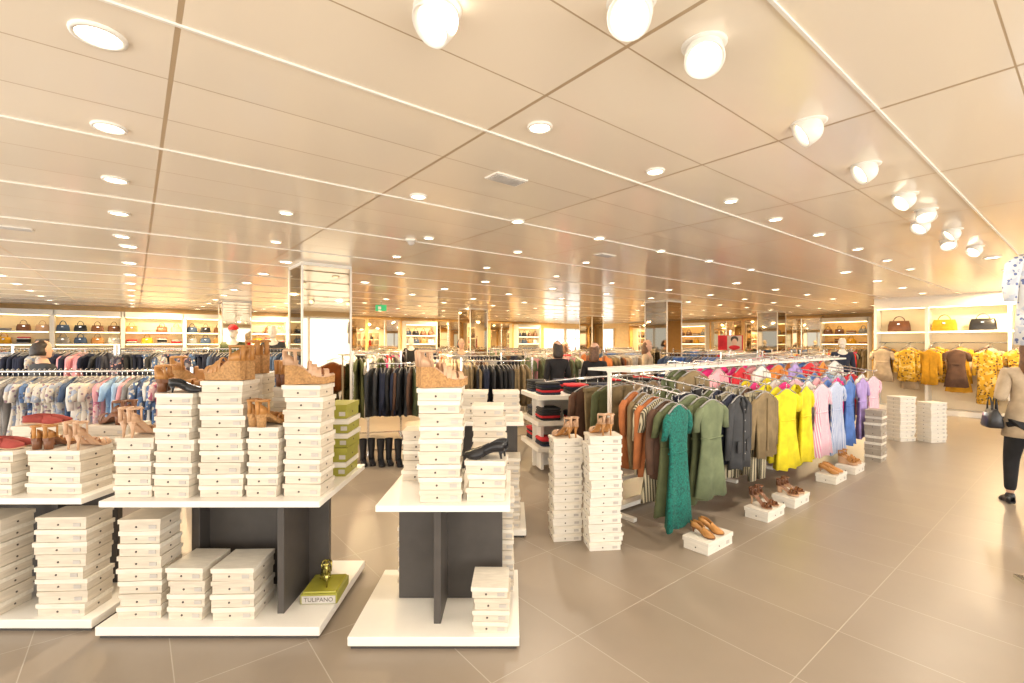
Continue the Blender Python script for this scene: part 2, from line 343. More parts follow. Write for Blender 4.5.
stack('shoe_box_stack',-.60,3.12,Z,4,.22,.19,.08,.05)
stack('shoe_box_stack',-.15,3.12,Z,6,.22,.19,.08,0)
stack('shoe_box_stack',-.115,2.69,ZB,3,.21,.24,.083,-.03)
stack('shoe_box_stack',-.055,3.13,ZB,7,.14,.26,.085,.0)
stack('shoe_box_stack',-.62,3.13,ZB,5,.24,.19,.08,.0)
gondola(-.55,.12,4.0,4.7,-.50,.10,4.02,4.66,.98,[(-.45,.05,4.34,4.38),(-.48,-.45,4.1,4.6)])
stack('shoe_box_stack',-.33,4.16,.981,3,.24,.19,.085,0)
stack('shoe_box_stack',-.05,4.16,.981,3,.24,.19,.085,.05)
stack('shoe_box_stack',-.02,4.16,.071,7,.18,.24,.085,0)
stack('shoe_box_stack',-.33,4.16,.071,5,.2,.2,.085,0)
stack('shoe_box_stack',.455,4.02,0,11,.26,.19,.078,.15,shoes=pair('stiletto',NUDE,TAN,1.9,.95),ma=BOX2)
stack('shoe_box_stack',.735,3.86,0,12,.28,.20,.076,.12,shoes=pair('stiletto',NUDE,TAN,1.6,.95),ma=BOX2)
stack('shoe_box_stack',6.62,8.05,0,9,.34,.24,.083,TH*.3,ma=BOX2); stack('shoe_box_stack',7.05,7.95,0,8,.34,.24,.083,TH*.3,ma=BOX2)
stack('grey_shoe_box_stack',5.12,6.66,0,8,.26,.20,.09,TH,ma=mat('grey_box',(.36,.31,.25),.6))
for i,(x,y,k,u) in enumerate(((1.60,3.86,'pump',TAN),(2.42,4.53,'stiletto',BRN),(2.89,4.90,'block',BRN),(3.84,5.69,'pump',TAN),(4.36,6.10,'wedge',TAN))):
    stack('shoe_plinth_box',x,y,0,1,.40,.22,.10,TH,ma=BOX2,li=BOX2,jit=0,shoes=[(k,u,NUDE if i else BRN,-.08,0,-1.7,.9),(k,u,NUDE if i else BRN,.05,.0,-1.6,.9)])
# ------------------------------------------------------------ garments
def garment(mb,M0,kind,w,L,m,q=1,m2=None):
    old=mb.M; mb.M=old@M0; seg=20 if q else 10; ph=random.uniform(0,6.28); fr=random.choice((3,4,5))
    if q: mb.tube([(.0,0,-.075),(0,0,-.03),(.012,0,-.012),(.02,0,.004),(.012,0,.018),(-.004,0,.02),(-.016,0,.008)],.0035,CHROME,5)
    else: mb.tube([(0,0,-.075),(0,0,.01)],.004,CHROME,4)
    if kind=='trousers':
        mb.tube([(-.19,0,-.1),(0,0,-.075),(.19,0,-.1)],.008,GREYH,6)
        for sg in(-1,1):
            rg=[]
            for i in range(7):
                t=i/6; z=-.1-L*t; hw=.095*(1-.25*t)*(w/.4); 
                rg.append([(sg*.1*(w/.4)*(1-.05*t)+hw*math.cos(2*math.pi*j/seg),.022*math.sin(2*math.pi*j/seg)*(1+.4*math.sin(3*j+ph))+.01*math.sin(t*3+ph),z) for j in range(seg)])
            mb.loft(rg,m)
        mb.box((0,0,-.115),(w*.98,.05,.04),m)
        mb.M=old; return
    mb.tube([(-w*.46,0,-.13),(-w*.2,0,-.085),(0,0,-.07),(w*.2,0,-.085),(w*.46,0,-.13)],.007,GREYH,5)
    prof={'dress':[(0,.16,.5),(.015,.45,.7),(.05,1,.9),(.12,.98,1),(.36,.80,1.1),(.5,.86,1.2),(.75,1.05,1.5),(1,1.22,1.7)],
          'jacket':[(0,.18,.6),(.03,.5,.9),(.08,1,1.3),(.3,.96,1.6),(.6,.92,1.5),(.85,1.0,1.5),(1,1.0,1.5)],
          'shirt':[(0,.18,.5),(.03,.5,.8),(.09,1,.9),(.3,.95,1),(.6,.95,1.1),(1,1.02,1.2)]}[kind]
    rg=[]
    for t,a,th in prof:
        z=-.075-L*t-(.03 if t>0 else 0)*(1 if t>.04 else .5); r=[]
        for j in range(seg):
            an=2*math.pi*j/seg; cx=math.cos(an); cx=math.copysign(abs(cx)**.8,cx)
            fold=.022*t*math.sin(fr*2*cx+ph)+.006*math.sin(11*cx+ph*2)*t
            r.append((cx*a*w/2*(1+.03*math.sin(ph+t*5)),math.sin(an)*.028*th+fold,z+(.012*math.sin(7*cx+ph) if t==1 else 0)))
        rg.append(r)
    mb.loft(rg,m)
    sl={'dress':.2,'jacket':.52,'shirt':.3 if ph>3 else .5}[kind]; sw={'jacket':.055,'dress':.05,'shirt':.05}[kind]
    for sg in(-1,1):
        pts=[(sg*w*.43,0,-.135),(sg*(w*.5+.01),0,-.18),(sg*(w*.53+.02),.01*math.sin(ph),-.16-sl*.55),(sg*(w*.52+.03),.02*math.sin(ph+1),-.14-sl)]
        rr=[sw*.7,sw,sw*.9,sw*.75]; rg=[]
        for (px,py,pz),r_ in zip(pts,rr): rg.append([(px+r_*math.cos(2*math.pi*j/10),py+r_*.55*math.sin(2*math.pi*j/10),pz) for j in range(10)])
        mb.loft(rg,m)
    if q:
        mm=m2 or m
        if kind=='jacket':
            mb.box((0,-.046,-.13-L*.45),(.02,.006,L*.8),mm)
            for i in range(5): mb.ell((0,-.052,-.2-L*.16*i),(.008,.004,.008),GREYH,8,4)
            for sg in(-1,1): mb.box((sg*w*.26,-.046,-.1-L*.68),(w*.26,.008,.11),m); mb.tube([(sg*.03,-.03,-.08),(sg*.07,-.045,-.14),(sg*.02,-.048,-.24)],[.012,.02,.006],m,6,.4)
        if kind=='dress': mb.tube([(w*.41*math.cos(a*math.pi/8),.034*math.sin(a*math.pi/8),-.105-L*.37) for a in range(17)],.008,mm,6)
        if kind=='shirt': mb.box((0,-.03,-.1-L*.48),(.014,.008,L*.85),mm)
    mb.M=old
G90=math.pi/2
S=(1.15,4.75); e=empty('clothing_display_rack',(S[0],S[1],0),TH)
m=MB(); W=WHITE; L=5.85; X0=-.28; cx=X0+L/2
m.box((cx,0,1.385),(L,.04,.04),W); m.box((cx,0,.30),(L,.03,.03),W); m.box((cx,0,.04),(L,.10,.04),W)
for i in range(7):
    X=X0+.02+(L-.04)/6*i; m.box((X,0,.70),(.03,.03,1.40),W); m.box((X,0,.02),(.05,.6,.035),W)
for X in(X0+.01,1.5,3.5,X0+L-.01): m.box((X,0,1.39),(.03,.5,.025),W)
m.box((cx,-.25,1.39),(L,.025,.025),W); m.box((cx,.25,1.39),(L,.025,.025),W)
ts=[-.34+.525*i for i in range(11)]
for t in ts:
    for sg in(-1,1): m.tube([(max(t,X0+.03),0,1.33),(t,sg*.30,1.30),(t,sg*.82,1.225),(t,sg*.85,1.245)],.009,CHROME,6)
    if t>.5: m.tube([(t,.02,1.40),(t,-.02,1.45),(t,-.34,1.43),(t,-.36,1.45)],.009,CHROME,6)
m.obj('frame',parent=e)
groups=[
 [('shirt','rust'),('jacket','khaki'),('shirt','stripe'),('jacket','rust'),('dress','stripe'),('jacket','brown'),('dress','olive'),('dress','teal')],
 [('jacket','charcoal'),('trousers','stripe'),('jacket','olive'),('dress','olive'),('trousers','navy'),('dress','sage'),('dress','olive'),('dress','sage')],
 [('jacket','black'),('trousers','black'),('shirt','olive'),('jacket','navy'),('trousers','stripe'),('jacket','navy'),('jacket','charcoal')],
 [('jacket','khaki'),('trousers','stripe'),('trousers','stripe'),('jacket','brown'),('trousers','stripe'),('shirt','khaki')],
 [('dress','yellow'),('shirt','pink'),('jacket','yellow'),('dress','yellow'),('dress','yellow')],
 [('dress','yellow'),('shirt','white'),('shirt','pink'),('jacket','yellow'),('dress','yellow')],
 [('shirt','bstripe'),('dress','pstripe'),('shirt','white'),('dress','pstripe')],
 [('shirt','blue'),('dress','ltblue'),('shirt','ltpink'),('dress','blue'),('dress','bstripe')],
 [('shirt','blue'),('dress','lav'),('shirt','pink'),('dress','blue')],
 [('dress','ltblue'),('shirt','bstripe'),('shirt','blue'),('dress','lav')],
 [('dress','sage'),('shirt','red'),('shirt','white'),('dress','pstripe')]]
high={2:('sage','olive','khaki'),3:('pink','pink','ltpink'),4:('pink','pink','red'),5:('pink','ltpink','white'),6:('ltblue','pink','orange'),7:('blue','orange','lav'),8:('lav','blue','red'),9:('blue','ltpink','orange'),10:('red','beige','white')}
for gi,(t,g) in enumerate(zip(ts,groups)):
    m=MB(); n=len(g)
    for k,(kd,c) in enumerate(g):
        s0=.36 if (gi==0 or gi in high) else .14; s=s0+(.80-s0)*k/(n-1); zr=1.30-.085*max(0,(s-.3)/.5)
        Lg={'dress':.88,'jacket':.66,'shirt':.62,'trousers':.90}[kd]*random.uniform(.88,1.05)
        if c=='teal': Lg=.96
        garment(m,T(t+random.uniform(-.03,.03),-s,zr,random.uniform(-.18,.18)),kd,.38,Lg,F[c])
    if gi in high:
        for k,c in enumerate(high[gi]): garment(m,T(t+random.uniform(-.03,.03),-.10-.10*k,1.435,random.uniform(-.18,.18)),'shirt',.38,.6,F[c])
    m.obj('garments_%s'%g[-1][1],parent=e)
    if gi in(0,): continue
    m=MB()
    for k in range(4):
        kd,c=random.choice([('jacket','olive'),('shirt','beige'),('shirt','charcoal'),('trousers','khaki'),('jacket','brown'),('shirt','pink' if gi>3 else 'rust')])
        garment(m,T(t,.2+.17*k,1.29-.02*k,math.pi+random.uniform(-.1,.1)),kd,.40,.7,F[c],0)
    m.obj('rear_garments',parent=e)
def rackmesh(L,zr,pal,q=0,sp=.055,Lg=(.75,1.0),kinds=('dress','jacket','shirt','trousers')):
    m=MB()
    m.tube([(-L/2,0,zr),(L/2,0,zr)],.013,CHROME,8)
    for s in(-1,1):
        m.box((s*L/2,0,zr/2+.03),(.03,.03,zr+.06),CHROME); m.box((s*L/2,0,.02),(.05,.55,.035),CHROME)
    m.box((0,0,.09),(L,.03,.02),CHROME)
    n=int((L-.1)/sp); c=None
    for i in range(n):
        if c is None or random.random()<.5: c=random.choice(pal); kd=random.choice(kinds)
        garment(m,T(-L/2+.06+sp*i,0,zr+.01,G90+random.uniform(-.25,.25)),kd,.42,random.uniform(*Lg) if kd in('dress','trousers') else .65,F[c],q)
    return m
def rack(name,x,y,rz,*a,**k): rackmesh(*a,**k).obj(name,(x,y,0),rz)
rack('clothing_rack',-5.35,5.5,.12,2.8,1.32,['florp','florb','ltpink','flor','flor2','grey','florp','florb','white','flor2','ltblue','flor2','ltpink','flor','denim'],1,.055,kinds=('dress','shirt','dress'))
rack('clothing_rack',-3.35,5.75,.12,1.0,1.3,['flor','flor','beige','florb','grey','flor','flor2','khaki'],1,.055)
rack('clothing_rack',-5.0,8.0,.12,3.0,1.55,['charcoal','navy','flor','flor2','denim','grey','flor2','florb'],0,.055)
rack('clothing_rack',-7.75,8.2,.12,1.6,1.55,['charcoal','navy','flor','flor2','denim','ltpink'],0,.055)
rack('clothing_rack',-1.60,6.95,.1,1.0,1.35,['black','charcoal','navy','black','brown','olive'],1,.06,(.7,.75),kinds=('jacket',))
m=MB()
for i in range(4):
    shoe(m,T(.24*i,-.05,0,-1.2),'boot',BLKL,BLKL,1.1); shoe(m,T(.24*i+.1,.0,0,-1.2),'boot',BLKL,BLKL,1.1)
m.obj('ankle_boots',(-2.0,6.42,0))
rack('clothing_rack',-2.35,8.25,.3,.8,1.45,['pink','red','sage','olive','white'],0,.06,kinds=('shirt','dress'))
rack('clothing_rack',-.95,9.2,.2,1.5,1.4,['beige','black','grey','brown','beige'],0,.06,kinds=('jacket',))
rack('clothing_rack',-.25,7.9,.2,1.2,1.35,['black','charcoal','navy','khaki'],0,.06,kinds=('jacket',))
def folded(mb,x,y,z,w,d,n,cols,rz=0):
    old=mb.M
    for i in range(n):
        c=F[random.choice(cols)]; h=.03; mb.M=old@T(x+random.uniform(-.008,.008),y,z+i*h,rz+random.uniform(-.04,.04))
        rg=[]
        for t,zz in((.93,0),(1,.008),(1,.022),(.94,.03)):
            r=[]
            for j in range(16):
                a=2*math.pi*j/16; cx,sy=math.cos(a),math.sin(a); r.append((math.copysign(abs(cx)**.35,cx)*w/2*t,math.copysign(abs(sy)**.35,sy)*d/2*t,zz))
            rg.append(r)
        mb.loft(rg,c)
    mb.M=old
def table(x,y,rz,L,D,levels,cols):
    e=empty('display_table',(x,y,0),rz); m=MB()
    for z in levels: m.box((0,0,z-.03),(L,D,.06),WHITE)
    for s in(-1,1): m.box((s*(L/2-.12),0,levels[-1]/2),(.04,D*.5,levels[-1]-.06),WHITE)
    m.box((0,.0,levels[-1]/2),(L-.1,.03,levels[-1]-.08),WHITE); m.obj('frame',parent=e,bev=.004)
    m=MB()
    for z in levels:
        n=max(2,int(L/.3))
        for i in range(n):
            for s in(-1,1): folded(m,-L/2+L*(i+.5)/n,s*D*.26,z+.001,.27,D*.4,random.randint(3,5),cols)
    m.obj('folded_clothes',parent=e)
table(.78,6.35,.25,1.15,.8,[.36,.68,1.0],['black','navy','charcoal','red','black'])
table(2.3,9.0,TH,1.6,.9,[.35,.85],['black','red','charcoal'])
table(.5,10.9,TH,1.4,.9,[.35,.85],['black','navy','grey'])
def handbag(mb,M0,c,w=.34,h=.22):
    old=mb.M; mb.M=old@M0; rg=[]
    for z,a,b in((0,.92,.9),(.02,1,1),(h*.6,.95,.8),(h*.95,.84,.35),(h,.82,.22)):
        r=[]
        for j in range(16):
            an=2*math.pi*j/16; cx,sy=math.cos(an),math.sin(an); r.append((math.copysign(abs(cx)**.5,cx)*w/2*a,math.copysign(abs(sy)**.5,sy)*.07*b,z))
        rg.append(r)
    mb.loft(rg,c)
    for s in(-1,1): mb.tube([(w*.24*math.cos(math.pi*k/10),s*.02,h*.92+.13*math.sin(math.pi*k/10)) for k in range(11)],.007,c,6)
    mb.box((0,-.05,h*.7),(.05,.03,.03),CHROME); mb.M=old
def bay(Lb,pal,bags,back=CREAM):
    m=MB(); m.box((0,-.01,1.3),(Lb,.02,2.6),back)
    for s in(-1,1): m.box((s*Lb/2,-.2,1.3),(.05,.4,2.6),WHITE)
    for z in(1.62,1.98): m.box((0,-.2,z),(Lb-.05,.36,.03),WHITE); m.box((0,-.36,z-.02),(Lb-.1,.015,.012),SHELFE)
    m.box((0,-.3,2.43),(Lb-.1,.04,.012),SHELFE)
    m.box((0,-.2,2.52),(Lb,.4,.16),WHITE); m.box((0,-.2,.06),(Lb,.4,.1),WHITE)
    n=4
    for z in(1.64,2.0):
        for i in range(n):
            x=-Lb/2+Lb*(i+.5)/n
            if random.random()<.5: handbag(m,T(x,-.2,z-.004,random.uniform(-.2,.2)),random.choice(bags),.30,.18)
            else: folded(m,x,-.2,z,.26,.3,random.randint(2,6),pal)
    m.tube([(-Lb/2,-.28,1.5),(Lb/2,-.28,1.5)],.013,CHROME,6)
    k=int(Lb/.075)
    for i in range(1,k): garment(m,T(-Lb/2+Lb*i/k,-.28,1.5,G90+random.uniform(-.1,.1)),random.choice(('dress','jacket','shirt')),.4,random.uniform(.6,.9),F[random.choice(pal)],0)
    return m.mesh('wall_shelf_unit')
bags=[TAN,BRN,BLKL,NUDE,F['mustard'],F['grey'],F['denim'],F['white']]
bays=[bay(1.5,['charcoal','navy','black','flor','denim'],bags),bay(1.5,['beige','brown','rust','khaki','white'],bags,GOLD),bay(1.5,['red','white','black','grey'],bags),bay(1.5,['mustard','flory','brown','orange'],bags,GOLD)]
m=MB(); m.box((0,-.02,1.35),(1.44,.04,2.6),MIRW)
for s in(-1,1): m.box((s*.74,-.04,1.35),(.05,.08,2.65),GOLD)
m.box((0,-.04,.06),(1.5,.08,.1),WHITE); m.box((0,-.04,2.68),(1.5,.08,.08),GOLD); m.box((0,-.05,1.35),(.02,.05,2.6),CHROME)
mirp=m.mesh('wall_mirror')
i=0; b=B0+.9
while b<16.3:
    x,y=R(b,A1-.01)
    if b>5 and i%4: inst(mirp,'wall_mirror',(x,y,0),TH)
    else: inst(bays[(i*3)%4 if b>4 else (0 if i%2 else 2)],'wall_shelf_unit',(x,y,0),TH)
    b+=1.55; i+=1
a=4.5; i=0
while a<16:
    x,y=R(B1-.01,a)
    if i%4==1: inst(bays[(i)%4],'wall_shelf_unit',(x,y,0),TH-G90)
    else: inst(mirp,'wall_mirror',(x,y,0),TH-G90)
    a+=1.55; i+=1
DAY=mat('daylight_glass',(.80,.92,1),.1,emis=.9,var=0)
for k,(b,a,r) in enumerate(((18.1,A1-.03,TH),(19.8,A1-.03,TH),(B1-.03,17.9,TH-G90))):
    m=MB(); m.box((0,0,1.25),(1.5,.02,2.3),DAY)
    for X in(-.76,0,.76): m.box((X,-.02,1.25),(.06,.06,2.4),WHITE)
    for z in(.06,2.44,1.9): m.box((0,-.02,z),(1.56,.06,.06),WHITE)
    x,y=R(b,a); m.obj('window_%d'%(k+1),(x,y,0),r)
e=empty('handbag_wall_display',(*R(14.89,0),0),TH-G90)
m=MB()
for X in(-3.58,-2.6,-1.25,.1,1.5): m.box((X,-.2,1.3),(.06,.4,2.6),WHITE)
m.box((-1.05,-.01,1.3),(5.1,.02,2.6),mat('lit_cream_panel',(.86,.74,.54),.6,var=.02)); m.box((-1.05,-.2,2.62),(5.1,.42,.26),WHITE)
m.box((-1.05,-.2,1.92),(5.05,.36,.03),WHITE); m.box((-1.05,-.36,1.90),(5.0,.015,.012),SHELFE); m.box((-1.05,-.3,2.485),(5.0,.05,.012),SHELFE)
m.box((-1.05,-.2,.06),(5.1,.45,.12),WHITE); m.tube([(-3.6,-.18,1.66),(1.5,-.18,1.66)],.013,CHROME); m.obj('shelving',parent=e)
for X,c in((-3.15,BRN),(-2.32,F['mustard']),(-1.68,BLKL),(-.9,NUDE),(-.3,TAN)):
    m=MB(); handbag(m,T(X,-.2,1.932),c,.46,.26); m.obj('handbag',parent=e)
m=MB(); X=-3.4; kk=0
while X<1.4:
    for k in range(3):
        c=('mustard','flory','flory','brown','mustard','flory','beige')[(kk*2+k)%7]; kk+=1
        garment(m,T(X+random.uniform(-.05,.05),-.22-.16*k,1.64-.03*k,random.uniform(-.35,.35)),random.choice(('dress','dress','shirt')),random.uniform(.32,.38),random.uniform(.7,1.15),F[c],1)
    m.tube([(X,-.18,1.66),(X,-.62,1.58)],.01,CHROME,6)
    X+=random.choice((.34,.4,.46))
m.obj('hanging_clothes',parent=e)
rm=[rackmesh(1.6,1.42,p,0,.07).mesh('clothing_rack') for p in (['black','charcoal','navy','brown'],['beige','brown','khaki','rust','white'],['red','black','white','grey','pink'],['mustard','flory','brown','orange','red'],['denim','grey','blue','flor','white'],['beige','ltpink','flor2','sage'])]
cols_pos=[(2.10,7.09),(10.96,7.3),(8.6,12.8),(17.5,7.3),(2.1,14.5),(14.5,13.0)]
extra=[(11.6,4.7,3),(13.4,4.6,1),(9.8,4.7,5)]
def free(b,a): return all(abs(b-cb)>1.25 or abs(a-ca)>1.0 for cb,ca in cols_pos) and all(abs(b-cb)>1.7 or abs(a-ca)>.7 for cb,ca,_ in extra) and not (b<7.5 and a<6)
bb=7.0
while bb<19.5:
    for a in (5.5,7.3,9.3,11.2,13.1,15.0,16.9):
        if free(bb,a) and not(bb>16.5 and a>15.5):
            x,y=R(bb+random.uniform(-.05,.05),a)
            k=random.choice((3,1,3,5,2)) if (bb>11 and a<8) else random.choice((0,1,2,4,5))
            inst(rm[k],'clothing_rack',(x,y,0),TH+(G90 if random.random()<.25 else 0))
    bb+=2.35
for bb in(-1.8,.4,2.8,4.9):
    for a in(11.7,13.2,14.9,16.6):
        if free(bb,a):
            x,y=R(bb,a); inst(rm[random.choice((0,4,0,1,2))],'clothing_rack',(x,y,0),TH)
for bb,a,k in extra:
    x,y=R(bb,a); inst(rm[k],'clothing_rack',(x,y,0),TH+.01)
for k,(b,a) in enumerate(cols_pos):
    x,y=R(b,a); e=empty('mirror_column',(x,y,0),TH); s=.66
    m=MB(); m.box((0,0,H/2),(s,s,H),MIRROR); m.obj('core',parent=e)
    m=MB()
    for X in(-1,1):
        for Y in(-1,1): m.box((X*s/2,Y*s/2,H/2),(.025,.025,H),WHITE)
        m.box((X*s/2,0,.08),(.04,s,.16),WHITE); m.box((0,X*s/2,.08),(s,.04,.16),WHITE)
        m.box((X*s/2,0,H-.02),(.03,s,.04),WHITE); m.box((0,X*s/2,H-.02),(s,.03,.04),WHITE)
    m.obj('frame',parent=e)
m=MB(); m.box((0,0,0),(.26,.03,.14),mat('exit_green',(.02,.35,.12),.4,emis=.4,var=0)); m.box((-.03,-.017,0),(.07,.004,.07),WHITE); m.tube([(0,0,.07),(0,0,.27)],.008,CHROME)
m.obj('exit_sign',(-3.1,11.2,2.48))
m=MB(); m.box((0,0,1.0),(.04,.04,2.0),CHROME); m.box((0,0,.02),(.4,.3,.03),CHROME); m.box((0,-.03,1.66),(.62,.03,.40),F['red']); m.box((.1,-.047,1.66),(.36,.006,.38),mat('poster_paper',(.55,.42,.32),.4))
m.ell((.1,-.05,1.69),(.07,.008,.10),SKIN); m.ell((.1,-.049,1.75),(.10,.006,.09),HAIRD); m.ell((.1,-.052,1.53),(.14,.007,.06),F['red'])
m.obj('fashion_poster',(5.95,12.9,0),-.3)
# ------------------------------------------------------------ people
def skinobj(name,V,E,Rr,m,parent,sub=2):
    me=bpy.data.meshes.new(name); me.from_pydata(V,E,[]); me.materials.append(m)
    o=bpy.data.objects.new(name,me); col.objects.link(o); o.parent=parent
    md=o.modifiers.new('skin','SKIN'); md.use_smooth_shade=True
    sv=me.skin_vertices[0].data
    for i,r in enumerate(Rr): sv[i].radius=r if isinstance(r,tuple) else (r,r)
    sv[0].use_root=True
    s=o.modifiers.new('sub','SUBSURF'); s.levels=sub; s.render_levels=sub
    return o
def chain(V,E,Rr,start,pts,rs):
    p=start
    for q,r in zip(pts,rs):
        V.append(q); Rr.append(r); E.append((p,len(V)-1)); p=len(V)-1
    return p
def person(name,x,y,z,rz,skin,hair,top,bottom,shoem,hs=1,hairlen=.22,legs=.12,armL='down',armR='bent',cap=None):
    e=empty(name,(x,y,z),rz); e.scale=(hs,hs,hs)
    kneeL=(.095,-.04-legs*.6,.47); ankL=(.10,-legs,.09); kneeR=(-.095,.0+legs*.2,.47); ankR=(-.10,legs*1.1,.09)
    V=[(0,0,.90)];E=[];Q=[(.145,.10)]
    t=chain(V,E,Q,0,[(0,-.005,1.02),(0,-.01,1.16),(0,-.005,1.30)],[(.115,.085),(.13,.095),(.12,.085)])
    chain(V,E,Q,t,[(0,0,1.39),(0,-.01,1.46)],[.055,.052])
    arms={}
    for sg,mode in((1,armL),(-1,armR)):
        sh=(sg*.165,0,1.325)
        if mode=='down': el=(sg*.21,.02,1.06); wr=(sg*.22,-.05,.83)
        else: el=(sg*.22,.03,1.07); wr=(sg*.16,-.20,1.10)
        chain(V,E,Q,t,[sh,el,wr],[.052,.040,.026]); arms[sg]=(sh,el,wr)
    for sg,k,a in((1,kneeL,ankL),(-1,kneeR,ankR)): chain(V,E,Q,0,[(sg*.09,0,.82),k,a],[.085,.055,.034])
    skinobj('body',V,E,Q,skin,e)
    V=[(0,0,.84)];E=[];Q=[(.17,.125)]
    t=chain(V,E,Q,0,[(0,-.005,1.02),(0,-.01,1.16),(0,-.005,1.31)],[(.145,.11),(.15,.115),(.135,.10)])
    chain(V,E,Q,t,[(0,0,1.385)],[.068])
    for sg in(1,-1):
        sh,el,wr=arms[sg]; w2=tuple(Vector(el).lerp(Vector(wr),.9)); chain(V,E,Q,t,[sh,el,w2],[.066,.054,.040])
    skinobj('jacket',V,E,Q,top,e)
    V=[(0,0,.88)];E=[];Q=[(.155,.11)]
    for sg,k,a in((1,kneeL,ankL),(-1,kneeR,ankR)):
        a2=(a[0],a[1],a[2]+.03); chain(V,E,Q,0,[(sg*.09,0,.80),k,a2],[.098,.068,.048])
    skinobj('trousers',V,E,Q,bottom,e)
    for sg in(1,-1):
        sh,el,wr=arms[sg]; d=(Vector(wr)-Vector(el)).normalized(); side=Vector((0,1,0)) if abs(d.z)>.7 else Vector((sg,0,0)); side=(side-d*side.dot(d)).normalized(); inn=d.cross(side)
        if inn.x*sg>0: inn=-inn
        V=[tuple(wr)];E=[];Q=[(.024,.018)]; w=Vector(wr)
        p=chain(V,E,Q,0,[tuple(w+d*.035),tuple(w+d*.07)],[(.030,.016),(.034,.015)])
        for i,(o,l) in enumerate(((-.027,.068),(-.009,.078),(.009,.072),(.027,.056))):
            b0=w+d*.085+side*o; chain(V,E,Q,p,[tuple(b0),tuple(b0+d*l*.5+inn*l*.12),tuple(b0+d*l*.8+inn*l*.42)],[.0095,.009,.0075])
        b0=w+d*.03-side*.032; chain(V,E,Q,1,[tuple(b0),tuple(b0+d*.03-side*.014+inn*.006),tuple(b0+d*.055-side*.012+inn*.018)],[.011,.010,.008])
        skinobj('hand_%s'%('left' if sg>0 else 'right'),V,E,Q,skin,e,1)
    m=MB(); rg=[]; hz=1.45
    for zz,rx,ry,cy in((0,.035,.045,-.035),(.015,.047,.06,-.03),(.05,.062,.078,-.018),(.09,.070,.088,-.008),(.13,.074,.093,0),(.17,.073,.093,.003),(.205,.060,.080,.005),(.228,.038,.052,.006),(.236,.01,.015,.006)):
        rg.append([(rx*math.cos(a*math.pi/10),cy+ry*math.sin(a*math.pi/10),hz+zz) for a in range(20)])
    m.loft(rg,skin)
    m.tube([(0,-.088,hz+.125),(0,-.105,hz+.09),(0,-.100,hz+.078)],[.007,.012,.010],skin,8); m.ell((0,-.087,hz+.048),(.022,.008,.008),mat('lips',(.45,.12,.11),.4) if hair else skin,10,6)
    for sg in(-1,1):
        m.ell((sg*.030,-.084,hz+.118),(.013,.008,.008),WHITE if hair else skin,10,6)
        if hair: m.ell((sg*.030,-.0905,hz+.118),(.006,.003,.006),HAIRD,8,5); m.tube([(sg*.015,-.092,hz+.137),(sg*.045,-.085,hz+.137)],.004,HAIRD,6)
        m.ell((sg*.075,.0,hz+.105),(.010,.018,.03),skin,8,6)
    m.obj('head',parent=e)
    if hair:
        m=MB(); rg=[]
        for i in range(10):
            t=i/9; zt=hz+.25-(.25-.06+hairlen)*t
            k=math.sin(min(1,t*2.2+.06)*math.pi/2); rx=.09*k*(1+.08*math.sin(t*9)); ry=.085*k
            cy=.012+.035*min(1,t*1.5)
            if t>.75: rx*=1-(t-.75)*.9
            r=[]
            for a in range(20):
                an=a*math.pi/10; yy=cy+ry*math.sin(an)*(1+.03*math.sin(a*5))
                if t>.15 and yy<-.045: yy=-.045
                r.append((rx*math.cos(an),yy,zt))
            rg.append(r)
        m.loft(rg,hair); m.obj('hair',parent=e)
    if cap:
        m=MB(); m.ell((0,.005,hz+.17),(.09,.105,.09),cap,16,6,0,1); m.loft([[(.075*math.cos(math.pi+a*math.pi/8),-.02+o*math.sin(math.pi+a*math.pi/8),hz+.175-h_) for a in range(9)] for o,h_ in((.08,0),(.16,.02),(.16,.026),(.08,.006))],cap,cap=False); m.obj('cap',parent=e)
    m=MB()
    for a in(ankL,ankR): shoe(m,T(a[0],a[1]-.06,0,-G90),'flat',shoem,shoem,1.05); m.ell((a[0],a[1],.07),(.042,.05,.05),shoem,10,6)
    m.obj('shoes',parent=e)
    return e
pw=person('woman_shopper',5.15,4.70,0,math.radians(150),SKIN,HAIRM,F['beige'],F['black'],BLKL,1.02,.20,.14,'bent','bent')
m=MB(); m.loft([[(rx*math.cos(j*math.pi/12)*(1+.03*math.sin(j*3)),-.002+ry*math.sin(j*math.pi/12),z) for j in range(24)] for z,rx,ry in((1.04,.148,.113),(.92,.172,.128),(.80,.195,.145),(.70,.205,.155),(.70,.19,.14),(.80,.18,.13))],F['beige'],cap=False); m.obj('coat_skirt',parent=pw)
m=MB(); handbag(m,T(.27,.0,.78,G90),BLKL,.26,.18); m.tube([(.25,0,.9),(.225,-.02,1.2),(.15,0,1.38)],.008,BLKL); m.obj('shoulder_bag',parent=pw)
person('man_shopper',-6.35,6.4,0,math.radians(160),SKIN,HAIRD,F['charcoal'],F['navy'],BLKL,1.0,.03,.05,'down','down')
person('shopper_in_black',.78,8.2,0,math.radians(200),SKIN,HAIRD,F['black'],F['charcoal'],BLKL,1.0,.12,.08,'down','bent')
person('shopper_in_black',1.40,8.0,0,math.radians(150),SKIN,HAIRM,F['black'],F['black'],BLKL,.98,.15,.05,'down','bent')
x,y=R(8.3,8.3); person('shopper_in_red',x,y,0,math.radians(120),SKIN,HAIRM,F['red'],F['navy'],BLKL,1.0,.15,.08,'down','bent')
x,y=R(6.3,9.9); person('shopper_in_grey',x,y,0,math.radians(20),SKIN,HAIRD,F['grey'],F['denim'],BLKL,1.04,.04,.08,'down','down')
x,y=R(9.0,6.4); person('shopper_in_beige',x,y,0,math.radians(60),SKIN,HAIRM,F['beige'],F['denim'],BLKL,1.02,.15,.08,'down','bent')
MANW=mat('mannequin_white',(.70,.65,.58),.3,var=.01)
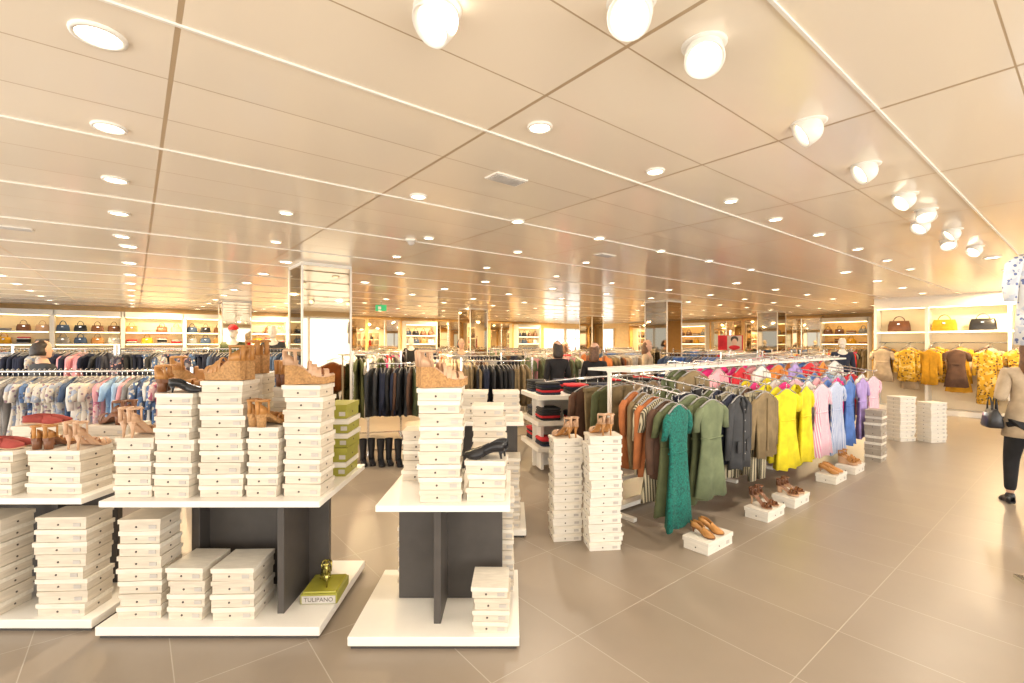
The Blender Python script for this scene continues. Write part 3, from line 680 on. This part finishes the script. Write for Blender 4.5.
def mann(x,y,rz,z,sk,top,bot,cap=None,s=1.05,aL='down'):
    person('mannequin',x,y,z+.03,rz,sk,None,top,bot,sk,s,cap=cap,legs=.03,armL=aL,armR='down')
    m=MB(); m.box((0,0,z/2),(.42,.42,z),WHITE); m.box((0,0,z+.012),(.34,.34,.024),CHROME); m.obj('mannequin_podium',(x,y,0),rz,bev=.005)
mann(-5.6,9.5,.3,.2,MANW,F['olive'],F['denim'],F['red'])
mann(-4.8,9.5,.3,.2,MANW,F['charcoal'],F['black'])
mann(-3.75,9.6,.3,.2,MANW,F['red'],F['black'])
mann(-2.84,13.3,.2,.10,MANW,F['black'],F['black'],s=1)
mann(7.4,10.6,-.4,.05,MANW,F['navy'],F['black'],s=1.0)
e=empty('blouse_display_stand',(3.63,3.15,0),-.35)
m=MB(); m.box((0,0,.01),(.3,.3,.02),CHROME); m.tube([(0,.06,.02),(0,.06,2.36)],.012,CHROME); m.tube([(0,.06,2.35),(0,-.04,2.36)],.008,CHROME); m.obj('stand',parent=e)
m=MB(); garment(m,T(0,-.02,2.37),'shirt',.44,.62,floral('fabric_blouse_print',(.66,.66,.66),(.14,.18,.36),(.50,.54,.62),30),1); m.obj('patterned_blouse',parent=e)
# ------------------------------------------------------------ lights
def area(name,loc,rot,sx,sy,p,c,shape='RECTANGLE'):
    l=bpy.data.lights.new(name,'AREA'); l.shape=shape; l.size=sx; l.size_y=sy; l.energy=p; l.color=c
    o=bpy.data.objects.new(name,l); col.objects.link(o); o.location=loc; o.rotation_euler=rot; return o
x,y=R(4.0,A0-.15); area('fill_light_south',(x,y,1.4),(math.radians(90),0,TH),14,2.2,270,(1,.92,.80))  # unseen fill added behind the camera, brightens ceiling and object fronts
x,y=R(B0-.15,5.0); area('fill_light_west',(x,y,1.4),(math.radians(90),0,TH-G90),16,2.2,210,(1,.92,.80))  # second added fill, out of view at the west openings
for bi in range(7):
    for ai in range(6):
        bb=.8+3.3*bi; aa=.9+3.3*ai+.38
        if bb>20.5 or aa>18.7: continue
        x,y=R(bb,aa); far=aa>5 or bb>11
        area('ceiling_lamp',(x,y,H-.02),(0,0,0),.12,.12,66 if far else 22,(1,.73,.40) if far else (1,.86,.68),'DISK')
w=bpy.data.worlds.new('World'); sc.world=w; w.use_nodes=True; w.node_tree.nodes['Background'].inputs[0].default_value=(.9,.95,1,1); w.node_tree.nodes['Background'].inputs[1].default_value=.6
cd=bpy.data.cameras.new('camera'); cam=bpy.data.objects.new('camera',cd); col.objects.link(cam)
cam.location=(0,0,1.65); cam.rotation_euler=(math.pi/2,0,0); cd.sensor_width=36; cd.lens=473/1024*36; cd.shift_y=.0015; cd.clip_start=.05
sc.camera=cam
sc.view_settings.view_transform='Standard'; sc.view_settings.exposure=0.82
